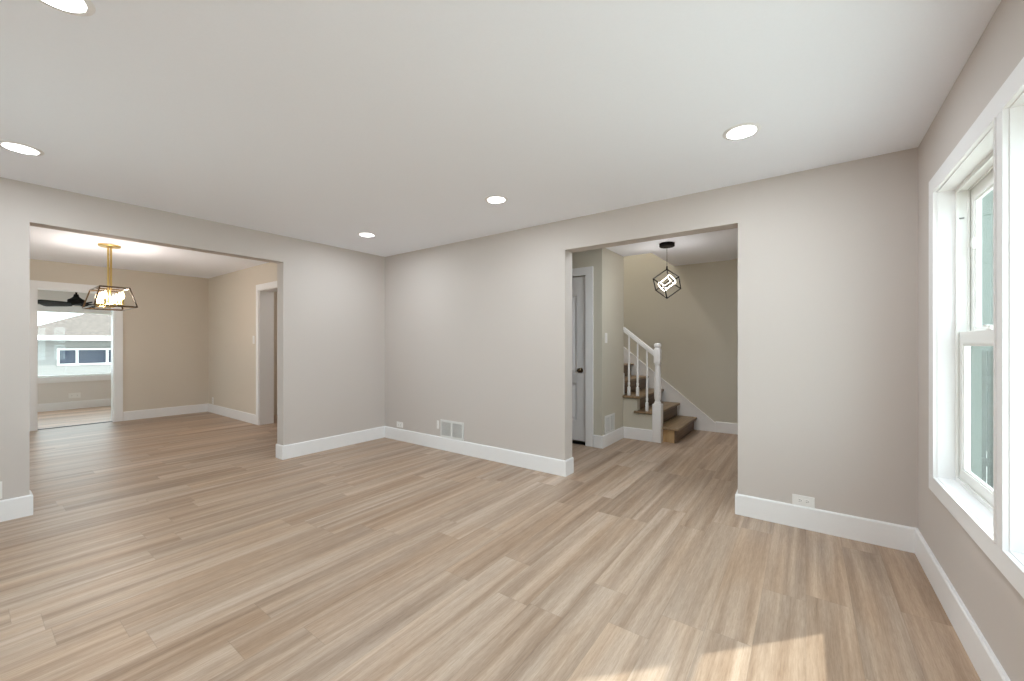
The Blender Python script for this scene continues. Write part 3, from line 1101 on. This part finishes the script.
for k in range(4):
    xx = -0.255 + 0.17 * k
    add_tube(bm, L(xx, -0.075, 1.738), L(xx, 0.075, 1.738), 0.007, 8)
obj('arm_bar', bm, M_BRASS, ch)
for k in range(4):
    for s in (-1, 1):
        xx, yy = -0.255 + 0.17 * k, 0.075 * s
        bm = bmesh.new()
        add_lathe(bm, [(0, 1.736 - HD), (0.018, 1.738 - HD), (0.020, 1.744 - HD), (0.012, 1.750 - HD), (0.011, 1.805 - HD), (0, 1.806 - HD)], 12, Matrix.Translation((xx, yy, 0)))
        sl_ = obj('candle_sleeve', bm, M_BRASS, ch, smooth=True)
        bm = bmesh.new()
        add_lathe(bm, [(0, 1.806 - HD), (0.010, 1.808 - HD), (0.018, 1.830 - HD), (0.019, 1.848 - HD), (0.012, 1.878 - HD), (0.004, 1.900 - HD), (0, 1.903 - HD)], 12, Matrix.Translation((xx, yy, 0)))
        obj('bulb', bm, M_BULB, sl_, smooth=True)
for k in (-1, 1):
    d = bpy.data.lights.new('chandelier_light_output', 'POINT')
    d.energy = W_CHAND
    d.color = (1.0, 0.88, 0.79)
    d.shadow_soft_size = 0.05
    lo = bpy.data.objects.new('chandelier_light_output', d)
    COL.objects.link(lo)
    lo.location = (CX + 0.17 * k, CY, 1.82)

# ------------------------------------------------------------------ foyer cube pendant
PX, PY, PZ = -1.322, 4.905, H + 0.005
pd = thing('cube_pendant_light', 'black wire cube pendant hung by one corner with glowing inner loops', 'pendant light', (PX, PY, PZ))
bm = bmesh.new()
add_lathe(bm, [(0, -0.0005), (0.083, -0.0005), (0.085, -0.006), (0.085, -0.036), (0.080, -0.042), (0, -0.042)], 32)
obj('canopy', bm, M_IRON, pd, smooth=True)
ztop = 2.140 - PZ
bm = bmesh.new()
add_tube(bm, (0, 0, -0.04), (0, 0, ztop + 0.02), 0.0025, 8)
add_tube(bm, (0, 0, ztop + 0.035), (0, 0, ztop - 0.006), 0.008, 10, 0.011)
obj('cord', bm, M_IRON, pd)
dg = 0.342
az = YAW + PI        # image-left direction
c = [Vector((0, 0, ztop))]
rr = dg * math.sqrt(2) / 3
ups = [Vector((rr * math.cos(az + 2 * PI * k / 3), rr * math.sin(az + 2 * PI * k / 3), ztop - dg / 3)) for k in range(3)]
lows = [Vector((rr * math.cos(az + PI + 2 * PI * k / 3), rr * math.sin(az + PI + 2 * PI * k / 3), ztop - 2 * dg / 3)) for k in range(3)]
bt = Vector((0, 0, ztop - dg))
bm = bmesh.new()
for u in ups:
    add_bar(bm, c[0], u, 0.0095)
    for l in lows:
        if (u - l).length < dg * 0.6:
            add_bar(bm, u, l, 0.0095)
for l in lows:
    add_bar(bm, l, bt, 0.0095)
for v in [c[0]] + ups + lows + [bt]:
    add_box(bm, v.x - 0.006, v.x + 0.006, v.y - 0.006, v.y + 0.006, v.z - 0.006, v.z + 0.006)
obj('cage', bm, M_IRON, pd)
# inner glowing loops: two rounded rectangles joined by bars, tilted like the cage
ctr = Vector((0, 0, ztop - dg * 0.475))
ir = Vector((math.cos(YAW), math.sin(YAW), 0))       # image right
up = Vector((0, 0, 1))
fw = Vector((-math.sin(YAW), math.cos(YAW), 0))
ax = (ir * 0.52 + up * 0.50 + fw * -0.69).normalized()      # loop axis, toward upper right
e1 = (ir * 0.72 - up * 0.60).normalized()
e1 = (e1 - ax * e1.dot(ax)).normalized()
e2 = ax.cross(e1)


def loop_pts(off, a, b, n=28, p=2.5):
    r = []
    for i in range(n):
        t = 2 * PI * i / n
        cs, sn = math.cos(t), math.sin(t)
        r.append(ctr + ax * off + e1 * (a * math.copysign(abs(cs) ** (2 / p), cs)) + e2 * (b * math.copysign(abs(sn) ** (2 / p), sn)))
    return r


for off in (-0.072, 0.072):
    bm = bmesh.new()
    add_pathtube(bm, loop_pts(off, 0.062, 0.054), 0.0048, True, 8)
    tag(obj('led_loop', bm, M_LED, pd, smooth=True), 'glowing rounded loop')
for (s1, s2) in ((-0.9, 0.0), (0.95, 0.2), (0.0, -0.9)):
    bm = bmesh.new()
    b0 = ctr + e1 * 0.062 * s1 + e2 * 0.054 * s2
    add_tube(bm, b0 - ax * 0.072, b0 + ax * 0.072, 0.0045, 8)
    tag(obj('led_bar', bm, M_LED, pd), 'glowing straight bar')
d = bpy.data.lights.new('pendant_light_output', 'POINT')
d.energy = W_PEND
d.color = (1.0, 0.96, 0.92)
d.shadow_soft_size = 0.07
lo = bpy.data.objects.new('pendant_light_output', d)
COL.objects.link(lo)
lo.location = Vector((PX, PY, PZ)) + ctr

# unseen flush light added to brighten the side hall
hl = thing('added_flush_light', 'added round flush light in the hall beyond the dining room side doorway, out of view', 'ceiling light', (-6.3, 3.6, HD))
bm = bmesh.new()
add_lathe(bm, [(0, -0.0005), (0.17, -0.0005), (0.17, -0.02), (0.15, -0.03), (0, -0.03)], 32)
obj('base', bm, M_TRIM, hl, smooth=True)
bm = bmesh.new()
add_lathe(bm, [(0, -0.031), (0.145, -0.031), (0.13, -0.06), (0.08, -0.08), (0, -0.087)], 32)
obj('diffuser', bm, M_CAN, hl, smooth=True)
d = bpy.data.lights.new('added_hall_light', 'AREA')
d.shape = 'DISK'
d.size = 0.28
d.energy = W_HALL
d.color = (1.0, 0.95, 0.90)
lo = bpy.data.objects.new('added_hall_light', d)
COL.objects.link(lo)
lo.location = (-6.3, 3.6, HD - 0.095)

# unseen flush light over the upper flight, added to brighten the stairwell
ul = thing('added_flush_light', 'added round flush light over the upper flight, out of view', 'ceiling light', (-3.0, 5.86, 5.0))
bm = bmesh.new()
add_lathe(bm, [(0, -0.0005), (0.17, -0.0005), (0.17, -0.02), (0.15, -0.03), (0, -0.03)], 32)
obj('base', bm, M_TRIM, ul, smooth=True)
bm = bmesh.new()
add_lathe(bm, [(0, -0.031), (0.145, -0.031), (0.13, -0.06), (0.08, -0.08), (0, -0.087)], 32)
obj('diffuser', bm, M_CAN, ul, smooth=True)
d = bpy.data.lights.new('added_upper_light', 'AREA')
d.shape = 'DISK'
d.size = 0.28
d.energy = W_UP
d.color = (1.0, 0.99, 0.98)
lo = bpy.data.objects.new('added_upper_light', d)
COL.objects.link(lo)
lo.location = (-3.0, 5.86, 4.90)

# ------------------------------------------------------------------ ceiling fan in the sunroom
FX, FY, FZ = -10.35, 1.20, 2.34
fan = thing('ceiling_fan', 'black ceiling fan hanging low in the sunroom', 'ceiling fan', (FX, FY, FZ))
bm = bmesh.new()
add_lathe(bm, [(0, -0.001), (0.065, -0.001), (0.060, -0.045), (0.030, -0.060), (0, -0.060)], 24)
add_tube(bm, (0, 0, -0.05), (0, 0, -0.24), 0.013, 12)
obj('downrod', bm, M_FAN, fan, smooth=True)
bm = bmesh.new()
add_lathe(bm, [(0, -0.200), (0.028, -0.205), (0.038, -0.250), (0.075, -0.285), (0.105, -0.300), (0.110, -0.345), (0.085, -0.375), (0.060, -0.400), (0, -0.405)], 28)
obj('motor_housing', bm, M_FAN, fan, smooth=True)
for k in range(5):
    a = YAW + PI + math.radians(8) + 2 * PI * k / 5
    rot = Matrix.Rotation(a, 4, 'Z') @ Matrix.Rotation(math.radians(22), 4, 'X')
    bm = bmesh.new()
    add_prism(bm, [(0.10, -0.050), (0.20, -0.062), (0.50, -0.068), (0.535, -0.050), (0.54, 0.0), (0.535, 0.050), (0.50, 0.068), (0.20, 0.062), (0.10, 0.050)], 'z', -0.009, 0.009)
    for v in bm.verts:
        v.co = rot @ v.co + Vector((0, 0, -0.385))
    obj('blade', bm, M_FAN, fan)

# ------------------------------------------------------------------ wall registers, outlets, switches
def register(name, label, loc, rotz, wd, ht):
    """wall grille standing on the local XZ plane, facing -Y, base at z = 0"""
    r = thing(name, label, 'wall vent', loc, rotz, 'white wall vents above the baseboards')
    hw = wd / 2
    b = 0.024
    bm = bmesh.new()
    add_box(bm, -hw, hw, -0.010, -0.0006, 0, b, 0.002)
    add_box(bm, -hw, hw, -0.010, -0.0006, ht - b, ht, 0.002)
    add_box(bm, -hw, -hw + b, -0.010, -0.0006, b, ht - b, 0.002)
    add_box(bm, hw - b, hw, -0.010, -0.0006, b, ht - b, 0.002)
    add_box(bm, -0.013, 0.013, -0.010, -0.0006, b, ht - b, 0.002)
    obj('frame', bm, M_GRILLE, r)
    obj('duct_shade_sheet', boxes((-hw + b, hw - b, -0.0012, -0.0004, b, ht - b)), M_SHADE_STOP, r)  # grey sheet paints the shade behind the fins
    bm = bmesh.new()
    for s in (-1, 1):
        a0, a1 = (-hw + b, -0.013) if s < 0 else (0.013, hw - b)
        n = int((a1 - a0) / 0.0115)
        for i in range(n):
            x = a0 + (i + 0.5) * (a1 - a0) / n
            vs = add_box(bm, x - 0.0022, x + 0.0022, -0.0085, -0.0020, b, ht - b)
    obj('louver_fins', bm, M_GRILLE, r)
    return r


register('wall_vent', 'white wall vent in the living room back wall, just above the baseboard', (-3.345, YB - 0.0002, 0.151), 0, 0.374, 0.208)
register('wall_vent', 'small white wall vent on the closet side by the stairs', (XC + 0.0002, 4.80, 0.151), math.radians(90), 0.31, 0.225)


def plate(name, label, cat, loc, rotz, kind, horiz=False, group=None):
    """wall plate on the local XZ plane, facing -Y, centre at the origin"""
    r = thing(name, label, cat, loc, rotz, group)
    w_, h_ = (0.062, 0.0355) if horiz else (0.0355, 0.062)
    if kind == 'small':
        w_, h_ = 0.018, 0.050
    if kind == 'double':
        w_, h_ = 0.080, 0.050
    bm = bmesh.new()
    add_box(bm, -w_, w_, -0.006, -0.0006, -h_, h_, 0.0025)
    obj('cover_plate', bm, M_PLASTIC, r)
    if kind in ('outlet', 'double'):
        for s in (-1, 1):
            cx_, cz_ = (0.020 * s, 0) if horiz else (0, 0.020 * s)
            if kind == 'double':
                cx_, cz_ = 0.038 * s, 0
            bm = bmesh.new()
            add_box(bm, cx_ - 0.0145, cx_ + 0.0145, -0.0078, -0.0055, cz_ - 0.0135, cz_ + 0.0135, 0.002)
            f = obj('socket', bm, M_PLASTIC, r)
            bm = bmesh.new()
            if horiz:
                add_box(bm, cx_ - 0.005, cx_ + 0.004, -0.0084, -0.0076, cz_ - 0.0065, cz_ - 0.0045)
                add_box(bm, cx_ - 0.005, cx_ + 0.004, -0.0084, -0.0076, cz_ + 0.0045, cz_ + 0.0065)
                add_tube(bm, (cx_ + 0.009, -0.0084, cz_), (cx_ + 0.009, -0.0076, cz_), 0.0024, 8)
            else:
                add_box(bm, cx_ - 0.0065, cx_ - 0.0045, -0.0084, -0.0076, cz_ - 0.003, cz_ + 0.006)
                add_box(bm, cx_ + 0.0045, cx_ + 0.0065, -0.0084, -0.0076, cz_ - 0.003, cz_ + 0.006)
                add_tube(bm, (cx_, -0.0084, cz_ - 0.008), (cx_, -0.0076, cz_ - 0.008), 0.0024, 8)
            obj('slots', bm, M_SLOT, f)
    elif kind == 'switch':
        bm = bmesh.new()
        add_box(bm, -0.0165, 0.0165, -0.0085, -0.0055, -0.033, 0.033, 0.002)
        obj('rocker', bm, M_PLASTIC, r)
    else:
        bm = bmesh.new()
        add_tube(bm, (0, -0.0055, 0), (0, -0.012, 0), 0.0055, 12)
        obj('jack', bm, M_GRILLE, r)
    return r


OG = 'white electrical outlets'
plate('wall_outlet', 'white outlet above the baseboard between foyer opening and windows', 'outlet', (-0.015, YB - 0.0002, 0.187), 0, 'outlet', True)
plate('wall_outlet', 'white outlet above the baseboard beside the far room corner', 'outlet', (-4.295, YB - 0.0002, 0.205), 0, 'outlet', True)
plate('cable_wall_plate', 'small narrow white plate left of the living room wall vent', 'wall plate', (-3.580, YB - 0.0002, 0.290), 0, 'small')
plate('wall_outlet', 'white outlet cut by the left edge of the picture', 'outlet', (XL + 0.0002, 0.140, 0.222), math.radians(90), 'outlet', False)
plate('wall_outlet', 'white outlet low in the far corner of the dining room', 'outlet', (-8.820, YD - 0.0002, 0.220), 0, 'outlet', False)
plate('light_switch', 'white light switch beside the dining room side doorway', 'light switch', (-7.070, YD - 0.0002, 1.330), 0, 'switch', False)
plate('light_switch', 'white light switch on the closet side, left of the stairs', 'light switch', (XC + 0.0002, 4.690, 1.335), math.radians(90), 'switch', False)
plate('wall_outlet', 'double white outlet under the sunroom window', 'outlet', (XS + 0.0002, 1.310, 0.262), math.radians(90), 'double', True)

# ------------------------------------------------------------------ outdoors
struct('ground', boxes((-40, 40, -30, 40, -0.62, -0.5)), M_GRASS, 'lawn and gravel outside the house', 'ground')

# neighbouring house seen through the sunroom window
NXH = -17.0
nh = thing('neighbour_house', 'white sided house with brown roof seen through the sunroom window', 'house', (NXH, 2.0, -0.5))
hz = -0.5


def nput(name, bm, mat, lab=None, parent=nh, smooth=False):
    bmesh.ops.translate(bm, verts=bm.verts, vec=-Vector((NXH, 2.0, -0.5)))
    p = obj(name, bm, mat, parent)
    if lab:
        p['label'] = lab
    return p


wy0, wy1, wz0, wz1 = 1.60, 2.95, 0.66, 1.14
bm = bmesh.new()
for b in ((NXH - 7, NXH, 0.85, wy0, hz, 1.36), (NXH - 7, NXH, wy1, 8.0, hz, 1.36), (NXH - 7, NXH, wy0, wy1, hz, wz0), (NXH - 7, NXH, wy0, wy1, wz1, 1.36)):
    add_box(bm, *b)
nput('wall', bm, M_SIDE_WHITE)
bm = bmesh.new()
frame_y(bm, NXH - 0.02, NXH + 0.03, wy0, wy1, wz0, wz1, 0.045, 0.004)
add_box(bm, NXH - 0.02, NXH + 0.03, wy0 + 0.36, wy0 + 0.41, wz0 + 0.04, wz1 - 0.04)
add_box(bm, NXH - 0.02, NXH + 0.03, wy0 + 0.98, wy0 + 1.03, wz0 + 0.04, wz1 - 0.04)
wf = nput('window', bm, M_VINYL, 'wide low window with white frame')
nput('pane', boxes((NXH - 0.03, NXH - 0.01, wy0 + 0.04, wy1 - 0.04, wz0 + 0.04, wz1 - 0.04)), M_PANE_DARK, 'dark glass', wf)
# hip roof with overhang and white gutter
bm = bmesh.new()
ex, ey0, ey1, ez = NXH + 0.45, 0.45 + 1.4, 8.4, 1.40
A = [bm.verts.new(v) for v in ((ex, ey0 - 1.4, ez), (ex, ey1, ez), (NXH - 7.4, ey1, ez), (NXH - 7.4, ey0 - 1.4, ez))]
B = [bm.verts.new(v) for v in ((NXH - 3.5, ey0 + 2.1, 2.95), (NXH - 3.5, ey1 - 3.0, 2.95))]
bm.faces.new((A[0], A[1], B[1], B[0]))
bm.faces.new((A[1], A[2], B[1]))
bm.faces.new((A[2], A[3], B[0], B[1]))
bm.faces.new((A[3], A[0], B[0]))
bm.faces.new(A[::-1])
nput('roof', bm, M_ROOF, 'brown shingle hip roof')
bm = bmesh.new()
add_box(bm, ex - 0.02, ex + 0.10, ey0 - 1.4, ey1, ez - 0.03, ez + 0.10, 0.01)
nput('gutter', bm, M_VINYL, 'white gutter along the eave')

# pale green neighbour beyond the living room windows
gh = thing('green_house', 'pale green house seen at a slant through the corner window', 'house', (3.0, 10.0, -0.5))
bm = boxes((-3.3, 1.6, 0, 5, 0, 5.2))
obj('wall', bm, M_SIDE_GREEN, gh)
bm = bmesh.new()
add_prism(bm, [(-3.7, 5.2), (2.0, 5.2), (-0.85, 6.8)], 'y', -0.4, 5.4)
obj('roof', bm, M_ROOF, gh)
bm = bmesh.new()
add_box(bm, 1.5, 1.66, -0.03, 0.1, 0, 5.2, 0.01)
add_box(bm, -0.7, -0.55, -0.04, 0.02, 0, 5.2, 0.01)
obj('corner_board', bm, M_BOARD_FRAME_SHADE, gh)

# grey green board fence outside, below eye level in the corner window
fn = thing('board_fence', 'grey green board fence seen through the lower half of the corner window', 'fence', (2.6, 7.0, -0.5))
bm = bmesh.new()
for i in range(34):
    x = -2.3 + i * 0.14
    add_box(bm, x, x + 0.125, 0.0 if i % 2 else 0.012, 0.02 if i % 2 else 0.032, 0.03, 1.68)
obj('boards', bm, M_FENCE, fn)
bm = bmesh.new()
add_box(bm, -2.3, 2.46, -0.035, 0.0, 0.35, 0.44)
add_box(bm, -2.3, 2.46, -0.035, 0.0, 1.30, 1.39)
obj('rail', bm, M_FENCE, fn)
for x in (-2.3, -0.1, 2.1):
    obj('post', boxes((x, x + 0.09, -0.125, -0.035, 0.0, 1.75)), M_FENCE, fn)
